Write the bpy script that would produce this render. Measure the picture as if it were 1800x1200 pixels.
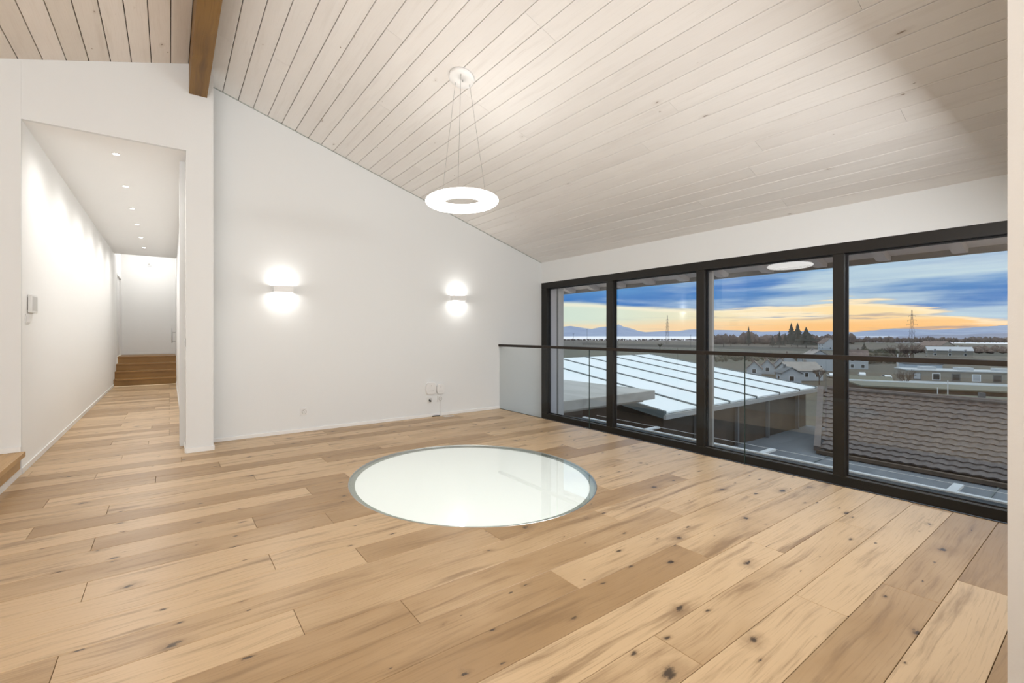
import bpy, bmesh, math, random
from mathutils import Vector, Matrix, noise
random.seed(7)
for o in list(bpy.data.objects): bpy.data.objects.remove(o)
S = bpy.context.scene
COL = S.collection
PI = math.pi
# ------------------------------------------------------------ camera, world, exposure, added fill lights out of view
FPX, PPX, HOR, EYE = 777.07, 808.0, 586.0, 1.25
SN, CS = 0.54869, 0.83602
cam = bpy.data.objects.new('camera', bpy.data.cameras.new('camera')); COL.objects.link(cam)
cam.location = (0, 0, EYE); cam.rotation_euler = (PI/2, 0, -math.radians(33.2773))
cam.data.sensor_width = 36; cam.data.lens = FPX/1800*36
cam.data.shift_x = (900-PPX)/1800; cam.data.shift_y = (HOR-600)/1800
cam.data.clip_start = 0.05; cam.data.clip_end = 30000
S.camera = cam
S.view_settings.view_transform = 'Standard'; S.view_settings.look = 'None'
S.view_settings.gamma = 1; S.view_settings.exposure = 0.0
S.view_settings.use_curve_mapping = False

class N:
    """tiny node helper"""
    def __init__(s, tree): s.t = tree; s.n = tree.nodes; s.l = tree.links
    def new(s, typ, **kw):
        n = s.n.new(typ)
        for k, v in kw.items():
            if k.startswith('_'): n.inputs[k[1:].replace('__', ' ')].default_value = v
            else: setattr(n, k, v)
        return n
    def link(s, a, b): s.l.new(a, b)
    def setin(s, sock, v):
        if hasattr(v, 'is_output') or isinstance(v, bpy.types.NodeSocket): s.l.new(v, sock)
        else: sock.default_value = v
    def math(s, op, a, b=0.0, c=0.0, clamp=False):
        n = s.n.new('ShaderNodeMath'); n.operation = op; n.use_clamp = clamp
        s.setin(n.inputs[0], a); s.setin(n.inputs[1], b)
        if op in ('MULTIPLY_ADD', 'SMOOTH_MIN', 'WRAP', 'COMPARE'): s.setin(n.inputs[2], c)
        return n.outputs[0]
    def mix(s, f, a, b, blend='MIX'):
        n = s.n.new('ShaderNodeMix'); n.data_type = 'RGBA'; n.blend_type = blend
        s.setin(n.inputs[0], f); s.setin(n.inputs[6], a); s.setin(n.inputs[7], b)
        return n.outputs[2]
    def step(s, v, lo, hi):
        n = s.n.new('ShaderNodeMapRange'); n.interpolation_type = 'SMOOTHSTEP'
        s.setin(n.inputs[0], v); s.setin(n.inputs[1], lo); s.setin(n.inputs[2], hi); return n.outputs[0]
    def xyz(s, v):
        n = s.n.new('ShaderNodeSeparateXYZ'); s.l.new(v, n.inputs[0]); return n.outputs
    def comb(s, x, y, z):
        n = s.n.new('ShaderNodeCombineXYZ'); s.setin(n.inputs[0], x); s.setin(n.inputs[1], y); s.setin(n.inputs[2], z); return n.outputs[0]
    def noise(s, vec, scale=1, detail=3, rough=.5, dist=0):
        n = s.n.new('ShaderNodeTexNoise'); s.l.new(vec, n.inputs['Vector'])
        n.inputs['Scale'].default_value = scale; n.inputs['Detail'].default_value = detail
        n.inputs['Roughness'].default_value = rough; n.inputs['Distortion'].default_value = dist
        return n.outputs[0]

def c4(r, g=None, b=None):
    if g is None: g = b = r
    return (r, g, b, 1)
def srgb(r, g, b):
    f = lambda v: (v/255/12.92) if v <= 10 else ((v/255+.055)/1.055)**2.4
    return (f(r), f(g), f(b), 1)

# sunset sky: warm band on the horizon, streaked blue cloud above, paler overhead
W = bpy.data.worlds.new('dusk_sky'); S.world = W; W.use_nodes = True
w = N(W.node_tree); w.n.clear()
tc = w.new('ShaderNodeTexCoord'); d = w.xyz(tc.outputs['Generated'])
az = w.math('ARCTAN2', d[1], d[0]); el = d[2]
u = w.comb(w.math('MULTIPLY', az, 3.0), w.math('MULTIPLY', el, 26.0), 0.0)
u2 = w.comb(w.math('MULTIPLY', az, 5.0), w.math('MULTIPLY', el, 85.0), 3.0)
n1 = w.noise(u, 1.0, 4, .55); n2 = w.noise(u2, 1.0, 5, .6)
azc = w.math('ABSOLUTE', az)
fc = w.new('ShaderNodeFloatCurve'); cv = fc.mapping.curves[0]
for q, (x_, y_) in enumerate([(0, .04), (.097, .14), (.19, .42), (.262, .52), (.33, .44), (.473, .44), (.6, .55), (.747, .68), (1, .66)]):
    if q == 0: cv.points[0].location = (x_, y_)
    elif q == 8: cv.points[-1].location = (x_, y_)
    else: cv.points.new(x_, y_)
fc.mapping.update(); w.link(azc, fc.inputs['Value'])
eb = w.math('MULTIPLY', fc.outputs[0], .1)
wob = w.math('MULTIPLY_ADD', w.step(azc, 0.7, 0.25), 0.066, .005)
wrp = w.math('MULTIPLY', w.math('SUBTRACT', n1, .5), wob)
wrp2 = w.math('MULTIPLY', w.math('SUBTRACT', n2, .5), w.math('MULTIPLY', wob, .9))
ee = w.math('ADD', w.math('SUBTRACT', el, eb), w.math('ADD', wrp, wrp2))
# warm part
side = w.step(azc, 0.75, 0.25)          # 1 towards the sunset (window end), 0 towards the lake
lowc = w.mix(side, srgb(238, 216, 178), srgb(252, 194, 124))
hic = w.mix(side, srgb(208, 224, 208), srgb(255, 224, 168))
warm = w.mix(w.step(w.math('ADD', el, w.math('MULTIPLY', w.math('SUBTRACT', n2, .5), .03)), 0.008, 0.036), lowc, hic)
streak = w.step(n2, .53, .64)
warm = w.mix(w.math('MULTIPLY', streak, w.math('MULTIPLY', side, .7)), warm, srgb(150, 140, 150))
# blue part
blue = w.mix(w.step(el, .05, .16), srgb(54, 118, 184), srgb(96, 168, 220))
blue = w.mix(w.step(n1, .42, .60), blue, srgb(36, 112, 186))
cl = w.math('MULTIPLY', w.step(n1, .46, .66), w.step(n2, .34, .62))
u3 = w.comb(w.math('MULTIPLY', az, 2.2), w.math('MULTIPLY', el, 19.0), 9.0)
n3 = w.noise(u3, 1.0, 5, .55)
cl = w.math('MULTIPLY', w.step(n3, .42, .60), w.math('MULTIPLY_ADD', n2, .9, .3), clamp=True)
blue = w.mix(cl, blue, srgb(200, 220, 226))
rim = w.math('SUBTRACT', 1.0, w.step(w.math('ABSOLUTE', w.math('SUBTRACT', ee, -.004)), 0.0, 0.007))
warm = w.mix(w.math('MULTIPLY', rim, .55), warm, srgb(252, 240, 214))
sky = w.mix(w.step(ee, -0.003, 0.005), warm, blue)
over = w.mix(w.step(el, .25, .9), c4(.55, .68, .86), c4(1.08, 1.18, 1.24))
sky = w.mix(w.step(el, .15, .5), sky, over)
bg = w.new('ShaderNodeBackground'); w.link(sky, bg.inputs[0]); bg.inputs[1].default_value = 1.12
wo = w.new('ShaderNodeOutputWorld'); w.link(bg.outputs[0], wo.inputs[0])

def light(name, kind, loc, power, color=(1, 1, 1), rot=(0, 0, 0), size=.1, size_y=None, **kw):
    L = bpy.data.lights.new(name, kind); L.energy = power; L.color = color
    if kind == 'AREA':
        L.shape = 'RECTANGLE'; L.size = size; L.size_y = size_y or size
    else: L.shadow_soft_size = size
    for k, v in kw.items(): setattr(L, k, v)
    o = bpy.data.objects.new(name, L); COL.objects.link(o); o.location = loc; o.rotation_euler = rot
    return o
NEUT = (.975, .985, 1.0)
light('fill_light_rear', 'AREA', (-1.6, -2.45, 1.75), 60, NEUT, (PI/2, 0, 0), 3.4, 2.2)  # added fill behind the camera, lifts the whole room
light('fill_light_left', 'AREA', (-4.35, -.9, 1.7), 24, NEUT, (PI/2, 0, -PI/2), 2.6, 1.8)  # added fill from the left, no real lamp there
light('fill_light_up', 'AREA', (-1.5, -1.2, .45), 170, NEUT, (PI, 0, 0), 2.2, 1.8)  # added upward fill that brightens the board ceiling
light('fill_light_right', 'AREA', (3.35, .26, 2.1), 72, NEUT, (math.radians(58), 0, 0), 2.3, .5)  # added fill tucked behind the near wall end
light('lower_floor_fill', 'AREA', (3.2, 3.0, -1.0), 4, NEUT, (0, -math.radians(60), 0), 1.6, 3.0)  # added dim fill for the storey below, no fixture

# ------------------------------------------------------------ materials
M = {}
def mat(name, color=(.8, .8, .8, 1), rough=.5, metal=0.0, bump=None, spec=.5, emit=None, estr=1.0, coat=0.0):
    m = bpy.data.materials.new(name); m.use_nodes = True
    k = N(m.node_tree); b = k.n['Principled BSDF']
    b.inputs['Base Color'].default_value = color; b.inputs['Roughness'].default_value = rough
    b.inputs['Metallic'].default_value = metal; b.inputs['Specular IOR Level'].default_value = spec
    b.inputs['Coat Weight'].default_value = coat
    if emit: b.inputs['Emission Color'].default_value = emit; b.inputs['Emission Strength'].default_value = estr
    if bump:
        g = k.new('ShaderNodeNewGeometry')
        nz = k.noise(g.outputs['Position'], bump[0], 4, .6)
        bp = k.new('ShaderNodeBump'); bp.inputs['Strength'].default_value = bump[1]; bp.inputs['Distance'].default_value = .01
        k.link(nz, bp.inputs['Height']); k.link(bp.outputs[0], b.inputs['Normal'])
    M[name] = m
    return m, k, b
def mottled(name, c1, c2, scale=2.0, rough=.7, stretch=(1, 1, 1), bump=.2, lo=.35, hi=.65):
    m, k, b = mat(name, c1, rough)
    g = k.new('ShaderNodeNewGeometry'); p = k.new('ShaderNodeVectorMath', operation='MULTIPLY')
    k.link(g.outputs['Position'], p.inputs[0]); p.inputs[1].default_value = stretch
    oi = k.new('ShaderNodeObjectInfo')
    nz = k.noise(p.outputs[0], scale, 5, .6)
    f = k.math('ADD', k.step(nz, lo, hi), k.math('MULTIPLY', k.math('SUBTRACT', oi.outputs['Random'], .5), .5), clamp=True)
    k.link(k.mix(f, c1, c2), b.inputs['Base Color'])
    bp = k.new('ShaderNodeBump'); bp.inputs['Strength'].default_value = bump; bp.inputs['Distance'].default_value = .01
    k.link(nz, bp.inputs['Height']); k.link(bp.outputs[0], b.inputs['Normal'])
    return m

def wood(name, axis, light_c, dark_c, grain_c, knot_c, knot_keep=.72, knot_r=.02, rough=.42, var=.5, kscale=4.0, grain_amt=.55, gs=1.0):
    """boards: grain runs along `axis`; each board gets its own tone and grain offset"""
    m, k, b = mat(name, light_c, rough)
    g = k.new('ShaderNodeNewGeometry'); oi = k.new('ShaderNodeObjectInfo'); rnd = oi.outputs['Random']
    p = k.xyz(g.outputs['Position'])
    off = k.math('MULTIPLY', rnd, 53.0)
    if axis == 'X': along, across = p[0], p[1]
    else: along, across = p[1], p[0]
    al = k.math('ADD', along, off)
    # wandering fine grain
    wv = k.comb(k.math('MULTIPLY', al, 1.1), k.math('MULTIPLY', across, 3.0), off)
    warp = k.math('MULTIPLY', k.math('SUBTRACT', k.noise(wv, 1.0, 2, .5), .5), .10)
    ac = k.math('ADD', across, warp)
    fine = k.noise(k.comb(k.math('MULTIPLY', al, 3.0*gs), k.math('MULTIPLY', ac, 120.0*gs), p[2]), 1.0, 4, .65)
    broad = k.noise(k.comb(k.math('MULTIPLY', al, 1.3*gs), k.math('MULTIPLY', ac, 17.0*gs), off), 1.0, 4, .6)
    patch = k.noise(k.comb(k.math('MULTIPLY', al, 1.6), k.math('MULTIPLY', ac, 4.0), off), 1.0, 3, .5)
    t = k.math('ADD', k.math('MULTIPLY', k.math('SUBTRACT', rnd, .5), var), k.math('MULTIPLY_ADD', patch, .9, .05))
    col = k.mix(k.step(t, .15, .95), light_c, dark_c)
    col = k.mix(k.math('MULTIPLY', k.step(broad, .5, .75), grain_amt), col, grain_c)
    col = k.mix(k.math('MULTIPLY', k.step(fine, .5, .72), grain_amt*.55), col, grain_c)
    # knots: sparse dark ovals with an irregular halo, pulled out along the grain
    jit = k.noise(k.comb(k.math('MULTIPLY', al, 16.0), k.math('MULTIPLY', across, 34.0), off), 1.0, 4, .65)
    jb = k.noise(k.comb(k.math('MULTIPLY', al, 6.0), k.math('MULTIPLY', across, 10.0), off), 1.0, 2, .5)
    for sc, kp, kr, al_s, hs in ((kscale, knot_keep, knot_r, .55, 3.4), (kscale*2.3, knot_keep+.12, knot_r*.42, .4, 2.2)):
        kv = k.comb(k.math('ADD', k.math('MULTIPLY', al, al_s), k.math('MULTIPLY', jb, .04)), k.math('ADD', across, k.math('MULTIPLY', warp, .4)), 0.0)
        vo = k.new('ShaderNodeTexVoronoi'); vo.feature = 'F1'; vo.voronoi_dimensions = '2D'; vo.inputs['Scale'].default_value = sc
        k.link(kv, vo.inputs['Vector'])
        dist = k.math('ADD', k.math('MULTIPLY', vo.outputs['Distance'], 1.0/sc), k.math('MULTIPLY', k.math('SUBTRACT', jit, .5), kr*3.4))
        cr = k.xyz(vo.outputs['Color'])
        keep = k.math('GREATER_THAN', cr[0], kp)
        size = k.math('MULTIPLY_ADD', cr[1], kr*1.1, kr*.1)
        core = k.math('MULTIPLY', keep, k.step(dist, size, k.math('MULTIPLY', size, .2)))
        halo = k.math('MULTIPLY', keep, k.step(dist, k.math('MULTIPLY', size, hs), k.math('MULTIPLY', size, .3)))
        col = k.mix(k.math('MULTIPLY', halo, .5), col, grain_c)
        col = k.mix(k.math('MULTIPLY', core, .9), col, knot_c)
    # long thin cracks
    ck = k.noise(k.comb(k.math('MULTIPLY', al, 1.7), k.math('MULTIPLY', ac, 38.0), 7.0), 1.0, 2, .5)
    col = k.mix(k.math('MULTIPLY', k.step(ck, .74, .80), grain_amt*.9), col, knot_c)
    k.link(col, b.inputs['Base Color'])
    bp = k.new('ShaderNodeBump'); bp.inputs['Strength'].default_value = .12; bp.inputs['Distance'].default_value = .004
    k.link(k.math('SUBTRACT', fine, core), bp.inputs['Height']); k.link(bp.outputs[0], b.inputs['Normal'])
    k.link(k.math('MULTIPLY_ADD', fine, .18, rough-.08), b.inputs['Roughness'])
    return m

wood('oak_floor', 'X', c4(.62, .44, .255), c4(.38, .238, .112), c4(.235, .138, .062), c4(.040, .024, .014), .42, .020, .34, 1.05, 3.2, .8)
wood('oak_tread', 'Y', c4(.52, .32, .13), c4(.42, .25, .10), c4(.30, .17, .065), c4(.10, .05, .02), .97, .012, .4, .3)
wood('oak_step', 'X', c4(.38, .205, .062), c4(.30, .155, .045), c4(.20, .10, .03), c4(.10, .05, .02), .97, .012, .4, .3)
wood('white_pine', 'Y', c4(.85, .825, .795), c4(.79, .76, .73), c4(.66, .62, .58), c4(.25, .19, .14), .84, .010, .62, .5, 3.2, .30)
wood('cream_pine', 'Y', c4(.84, .77, .70), c4(.76, .69, .61), c4(.60, .51, .42), c4(.28, .2, .13), .80, .010, .62, .7, 3.0, .35)
wood('stained_beam', 'Y', c4(.25, .128, .018), c4(.17, .082, .010), c4(.09, .04, .006), c4(.04, .018, .006), .9, .012, .5, .2, 3.0, .7, .5)
mat('plaster', c4(.795, .81, .81), .85, bump=(90, .06), spec=.2)
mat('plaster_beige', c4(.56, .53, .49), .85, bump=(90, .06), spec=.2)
mat('plaster_hall', c4(.92, .92, .91), .8, bump=(90, .05), spec=.2)
mat('skirting_white', c4(.86, .86, .85), .45)
mat('white_lacquer', c4(.86, .86, .85), .35)
mat('joint_brown', c4(.06, .042, .028), .95)
mat('subfloor', c4(.05, .035, .02), .9)
mat('bronze_frame', c4(.015, .0128, .0108), .42, metal=.25)
mat('black_gasket', c4(.006, .007, .01), .5)
mat('dark_rail', c4(.028, .021, .016), .38, metal=.5)
mat('steel', c4(.55, .56, .55), .3, metal=1)
mat('grey_metal', c4(.42, .42, .42), .35, metal=.8)
mat('ring_ledge', c4(.40, .43, .40), .45)
mat('diffuser', c4(.86, .87, .86), .6, emit=c4(1, .99, .965), estr=.42)
mat('lamp_glow', c4(.9), .5, emit=c4(1, .985, .95), estr=6.5)
mat('spot_glow', c4(.9), .5, emit=c4(1, .98, .94), estr=14.0)
mat('sconce_glow', c4(.9), .5, emit=c4(1, .98, .94), estr=5.0)
mat('cable_grey', c4(.30, .29, .28), .4, metal=.6)
mat('plastic_white', c4(.82, .82, .81), .4)
mat('plastic_grey', c4(.55, .55, .53), .45)
mat('socket_hole', c4(.10, .10, .10), .6)
mat('black_plug', c4(.02, .02, .02), .5)
mat('white_concrete', c4(.62, .62, .64), .85, bump=(8, .2))
mat('lilac_paint', c4(.62, .61, .66), .7)
mat('gutter_grey', c4(.20, .20, .21), .5, metal=.4)
mat('sheet_blue', c4(.035, .048, .058), .8, spec=.15)
mat('white_angle', c4(.88, .90, .92), .35)
mat('alu_post', c4(.52, .51, .50), .4, metal=.3)
mottled('flat_roof_grey', c4(.125, .142, .165), c4(.17, .19, .215), .5, .8, (.6, 3, 1), .1)
mottled('roof_panel_white', c4(.86, .92, .93), c4(.93, .95, .96), .25, .5)
mat('seam_grey', c4(.11, .135, .14), .6)
mottled('concrete', c4(.36, .35, .33), c4(.46, .45, .43), 1.2, .9, (1, .4, 2), .4)
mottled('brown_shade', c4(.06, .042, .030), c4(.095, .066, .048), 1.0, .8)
mottled('clay_tile', c4(.080, .063, .060), c4(.120, .098, .092), 6.0, .55, (1, 1, 1), .3)
mottled('roof_tile_far', c4(.135, .095, .08), c4(.20, .145, .12), .6, .8)
mottled('roof_beige', c4(.30, .26, .23), c4(.36, .32, .29), .4, .8)
mat('house_white', c4(.48, .50, .52), .85)
mat('house_blue', c4(.42, .50, .58), .85)
mat('house_beige', c4(.30, .27, .22), .85)
mat('roof_slate', c4(.12, .13, .14), .7)
mat('roof_green', c4(.16, .165, .13), .8)
mat('window_dark', c4(.03, .035, .04), .15)
mat('car_white', c4(.80, .82, .84), .25)
mat('car_dark', c4(.05, .055, .06), .3)
mat('bark', c4(.075, .055, .045), .9)
mottled('conifer_green', c4(.018, .026, .020), c4(.045, .05, .04), .8, .9)
mottled('winter_twigs', c4(.085, .060, .048), c4(.15, .105, .085), .6, .95)
mottled('winter_olive', c4(.06, .055, .035), c4(.11, .095, .06), .5, .95)
mottled('hedge_brown', c4(.07, .05, .045), c4(.12, .085, .075), .08, .95)
mat('pylon_steel', c4(.13, .12, .12), .6, metal=.4)
mat('pole_white', c4(.7), .6)
mottled('mountain_haze_blue', c4(.25, .30, .44), c4(.32, .38, .50), .0012, 1, (1, 1, 3), 0)  # distance haze is mixed into this bluish base colour
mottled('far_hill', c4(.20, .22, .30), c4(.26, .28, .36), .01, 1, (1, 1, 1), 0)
def water():
    m, k, b = mat('lake_water', c4(.95, .92, .91), .7, spec=.3)  # pale diffuse base stands in for mist and sky reflection
    g = k.new('ShaderNodeNewGeometry'); nz = k.noise(g.outputs['Position'], .02, 4, .6)
    bp = k.new('ShaderNodeBump'); bp.inputs['Strength'].default_value = .1; bp.inputs['Distance'].default_value = 1.0
    k.link(nz, bp.inputs['Height']); k.link(bp.outputs[0], b.inputs['Normal'])
water()
def ground():
    m, k, b = mat('winter_fields', c4(.1), .95)
    g = k.new('ShaderNodeNewGeometry'); P = g.outputs['Position']
    vo = k.new('ShaderNodeTexVoronoi'); vo.inputs['Scale'].default_value = .006; k.link(P, vo.inputs['Vector'])
    cr = k.xyz(vo.outputs['Color'])
    col = k.mix(cr[0], c4(.085, .065, .05), c4(.105, .105, .065))
    col = k.mix(k.math('MULTIPLY', cr[1], .4), col, c4(.17, .13, .10))
    col = k.mix(k.math('MULTIPLY', k.step(k.noise(P, .05, 5, .65), .4, .65), .6), col, c4(.055, .05, .042))
    k.link(col, b.inputs['Base Color'])
ground()
def glass(name, r0=.05, tint=c4(.97, .985, .98), rough=0.0):
    m = bpy.data.materials.new(name); m.use_nodes = True; k = N(m.node_tree); k.n.clear()
    lw = k.new('ShaderNodeLayerWeight'); lw.inputs[0].default_value = .5
    f = k.math('POWER', lw.outputs['Facing'], 5.0)
    f = k.math('MULTIPLY_ADD', f, 1-r0, r0, clamp=True)
    tr = k.new('ShaderNodeBsdfTransparent'); tr.inputs[0].default_value = tint
    gl = k.new('ShaderNodeBsdfGlossy'); gl.inputs['Roughness'].default_value = rough
    mx = k.new('ShaderNodeMixShader'); k.link(f, mx.inputs[0]); k.link(tr.outputs[0], mx.inputs[1]); k.link(gl.outputs[0], mx.inputs[2])
    o = k.new('ShaderNodeOutputMaterial'); k.link(mx.outputs[0], o.inputs[0]); M[name] = m
glass('window_glass', .062, c4(.99, .995, .995))
glass('rail_glass', .014, c4(.985, .995, .99))
glass('disc_glass', .03, c4(.97, .99, .98))
mat('glass_edge', c4(.03, .05, .045), .2)

# ------------------------------------------------------------ mesh helpers
def bx(bm, x0, x1, y0, y1, z0, z1):
    v = [bm.verts.new(p) for p in ((x0,y0,z0),(x1,y0,z0),(x1,y1,z0),(x0,y1,z0),(x0,y0,z1),(x1,y0,z1),(x1,y1,z1),(x0,y1,z1))]
    for f in ((0,3,2,1),(4,5,6,7),(0,1,5,4),(1,2,6,5),(2,3,7,6),(3,0,4,7)): bm.faces.new([v[i] for i in f])
def prism(bm, pts, vec):
    """extrude a 3-D polygon by vec"""
    a = [bm.verts.new(p) for p in pts]; b = [bm.verts.new(Vector(p)+Vector(vec)) for p in pts]
    bm.faces.new(a[::-1]); bm.faces.new(b); n = len(a)
    for i in range(n): bm.faces.new((a[i], a[(i+1) % n], b[(i+1) % n], b[i]))
def tube(bm, p0, p1, r0, r1=None, n=8):
    r1 = r0 if r1 is None else r1
    p0, p1 = Vector(p0), Vector(p1); d = (p1-p0).normalized()
    a = d.orthogonal().normalized(); c = d.cross(a)
    A = [bm.verts.new(p0+(a*math.cos(t)+c*math.sin(t))*r0) for t in [2*PI*i/n for i in range(n)]]
    if r1 > 1e-6:
        B = [bm.verts.new(p1+(a*math.cos(t)+c*math.sin(t))*r1) for t in [2*PI*i/n for i in range(n)]]
        for i in range(n): bm.faces.new((A[i], A[(i+1) % n], B[(i+1) % n], B[i]))
        bm.faces.new(B)
    else:
        t = bm.verts.new(p1)
        for i in range(n): bm.faces.new((A[i], A[(i+1) % n], t))
    bm.faces.new(A[::-1])
def lathe(bm, prof, n=64, c=(0, 0, 0)):
    """revolve closed profile [(r,z)...] about z"""
    rings = [[bm.verts.new((c[0]+r*math.cos(2*PI*i/n), c[1]+r*math.sin(2*PI*i/n), c[2]+z)) for r, z in prof] for i in range(n)]
    m = len(prof)
    for i in range(n):
        for j in range(m): bm.faces.new((rings[i][j], rings[(i+1) % n][j], rings[(i+1) % n][(j+1) % m], rings[i][(j+1) % m]))
def disc(bm, r, z0, z1, n=96, c=(0, 0)):
    prism(bm, [(c[0]+r*math.cos(2*PI*i/n), c[1]+r*math.sin(2*PI*i/n), z0) for i in range(n)], (0, 0, z1-z0))
def new(): return bmesh.new()
def obj(name, bm, m, parent=None, smooth=False, bevel=0, loc=None):
    bmesh.ops.recalc_face_normals(bm, faces=bm.faces)
    if bevel: bmesh.ops.bevel(bm, geom=bm.edges[:], offset=bevel, segments=2, affect='EDGES', profile=.5)
    me = bpy.data.meshes.new(name); bm.to_mesh(me); bm.free(); me.materials.append(M[m])
    if smooth:
        for p in me.polygons: p.use_smooth = True
    o = bpy.data.objects.new(name, me); COL.objects.link(o)
    if parent: o.parent = parent
    if loc: o.location = loc
    return o
def box(name, m, b, parent=None, bevel=0, loc=None):
    bm = new(); bx(bm, *b); return obj(name, bm, m, parent, False, bevel, loc)
def tag(o, label=None, cat=None, group=None, kind=None):
    if label: o['label'] = label
    if cat: o['category'] = cat
    if group: o['group'] = group
    if kind: o['kind'] = kind
    return o
def thing(name, label, cat, loc=(0, 0, 0), rz=0, group=None, kind=None):
    o = bpy.data.objects.new(name, None); COL.objects.link(o); o.location = loc; o.rotation_euler = (0, 0, rz); o.empty_display_size = .1
    return tag(o, label, cat, group, kind)
def struct(o, label=None): return tag(o, label, None, None, 'structure')
def linkobj(name, me, parent, loc):
    o = bpy.data.objects.new(name, me); COL.objects.link(o); o.parent = parent; o.location = loc; return o
def copy_tree(o, parent=None):
    c = o.copy(); COL.objects.link(c); c.parent = parent
    for ch in list(o.children): copy_tree(ch, c)
    return c

# ------------------------------------------------------------ room geometry (metres; camera stands at x=y=0)
XW, YB, YP = 5.5545, 5.80, 5.424          # window wall, back wall, pier / corridor wall
XL, XR, ZC = -1.103, 0.144, 3.160         # corridor sides and ceiling
XP = 0.394                                # pier's right edge
XRAIL = 4.60
X0, Y0 = -4.5, -2.6
zr = lambda x: 4.2105-.3055*x             # right roof slope
zl = lambda x: 4.0213+.3028*x             # left roof slope
XRIDGE = 0.311
def plate(name, m, pts, vec, label=None, parent=None):
    bm = new(); prism(bm, pts, vec); return struct(obj(name, bm, m, parent), label)

# floor
floor = struct(thing('floor', 'oak plank floor of the upper room and the corridor', None)); 
del floor['label']; floor['label'] = 'pale knotty oak plank floor running through room and corridor'
bm = new(); bx(bm, XL-.15, XRAIL, Y0, YB, -.30, -.0215); bx(bm, XL-.1, XR+.1, YB, 13.2, -.30, -.0215)
obj('subfloor', bm, 'subfloor', floor)
box('slab_edge', 'dark_rail', (XRAIL, XRAIL+.012, .18, YB, -.34, .0), floor)
PCX, PCY, PR = 2.230, 3.208, 1.058
cb = new(); disc(cb, PR+.001, -.1, .1, 128, (PCX, PCY)); cutter = obj('cutter', cb, 'plaster')
JO = {2: 2.985, 3: 2.504, 4: 1.68, 5: 2.925, 6: 2.51, 7: 1.68, 8: .905, 9: .47, 10: 1.68, 11: .905, 12: .47, 13: -.345,
      14: .905, 15: .47, 16: -.38, 17: .925, 18: 1.31, 19: -.366, 20: .62, 21: 1.28, 22: -.1, 23: .40, 24: 1.5, 25: .1, 26: 1.0, 27: -.4, 28: .75}
LP = 2.04; pm = {}; cut = []
def plank(x0, x1, y0, y1):
    g = .0011; key = (round(x1-x0, 3), round(y1-y0, 3))
    if x1-x0 < .04: return
    if key not in pm:
        bm = new(); L, Wd = key
        bx(bm, g, L-g, g, Wd-g, -.020, 0); bmesh.ops.bevel(bm, geom=[e for e in bm.edges if all(v.co.z > -.001 for v in e.verts)], offset=.0012, segments=1, affect='EDGES')
        bmesh.ops.recalc_face_normals(bm, faces=bm.faces)
        me = bpy.data.meshes.new('plank'); bm.to_mesh(me); bm.free(); me.materials.append(M['oak_floor']); pm[key] = me
    o = linkobj('plank', pm[key], floor, (x0, y0, 0))
    qx = min(max(PCX, x0), x1); qy = min(max(PCY, y0), y1)
    if math.hypot(qx-PCX, qy-PCY) < PR: cut.append(o)
for k in range(-14, 65):
    y0 = .09+.2*k; y1 = y0+.2
    if y1 > 13.15: continue
    if y0 > YB-.02: xa, xb = XL, XR
    elif y0 < 0: xa, xb = XL-.1, 1.95
    else: xa, xb = XL-.1, XRAIL
    j = JO.get(k, random.choice([.47, .905, -.36, 1.3, 1.68])) if y0 < YB-.02 else random.choice([-.55, -.2, .0, .0, -.0, 5])
    while j > xa: j -= LP
    xs = [xa]; j += LP
    while j < xb-.05:
        if j > xa+.05: xs.append(j)
        j += LP
    xs.append(xb)
    if y0 < YB < y1: pass
    for a, b in zip(xs, xs[1:]): plank(a, b, max(y0, Y0), y1)
bpy.context.view_layer.update()
for o in cut:
    o.data = o.data.copy(); m = o.modifiers.new('cut', 'BOOLEAN'); m.object = cutter; m.solver = 'EXACT'
dg = bpy.context.evaluated_depsgraph_get(); nm = []
for o in cut: nm.append((o, bpy.data.meshes.new_from_object(o.evaluated_get(dg))))
for o, me in nm:
    o.modifiers.clear(); o.data = me
    if len(me.polygons) == 0: bpy.data.objects.remove(o)
bpy.data.objects.remove(cutter)
# raised platform on the left (one step up) with oak tread nosing
plat = thing('raised_platform', 'oak-topped step up to the raised platform at the left edge', 'step', (0, 0, 0))
box('tread', 'oak_tread', (X0+.01, XL+.03, Y0+.01, YP-.004, .155, .20), plat, .003)
box('riser', 'oak_tread', (XL-.03, XL, Y0+.01, YP-.03, .055, .155), plat)
box('skirting', 'skirting_white', (XL-.03, XL+.004, Y0+.01, YP-.005, .0, .055), plat)['label'] = 'white skirting strip under the oak riser'
box('platform_body', 'subfloor', (X0+.01, XL-.031, Y0+.01, YP-.03, 0, .154), plat)

# walls
bk = [(XP-.3, YB, -.3), (XW+.3, YB, -.3), (XW+.3, YB, zr(XW+.3)), (XRIDGE, YB, zr(XRIDGE)), (XP-.3, YB, zl(XP-.3))]
plate('wall_back', 'plaster', bk, (0, .22, 0), 'tall white gable wall behind the two sconces')
bm = new()
prism(bm, [(XL, YP, ZC), (XR, YP, ZC), (XR, YP, zl(XR)), (XL, YP, zl(XL))], (0, .04, 0))
prism(bm, [(XR, YP, 0), (XP, YP, 0), (XP, YP, zr(XP)), (XRIDGE, YP, zr(XRIDGE)), (XR, YP, zl(XR))], (0, YB-YP+.1, 0))
struct(obj('wall_corridor', bm, 'plaster'), 'white wall and pier around the tall corridor opening')
plate('wall_left', 'plaster', [(X0, YP-.003, .0), (XL, YP-.003, .0), (XL, YP-.003, zl(XL)), (X0, YP-.003, zl(X0))], (0, .04, 0), 'shaded white wall left of the corridor opening')
plate('wall_left_side', 'plaster', [(X0, Y0, 0), (X0, YP, 0), (X0, YP, zl(X0)), (X0, Y0, zl(X0))], (-.2, 0, 0))
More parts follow.
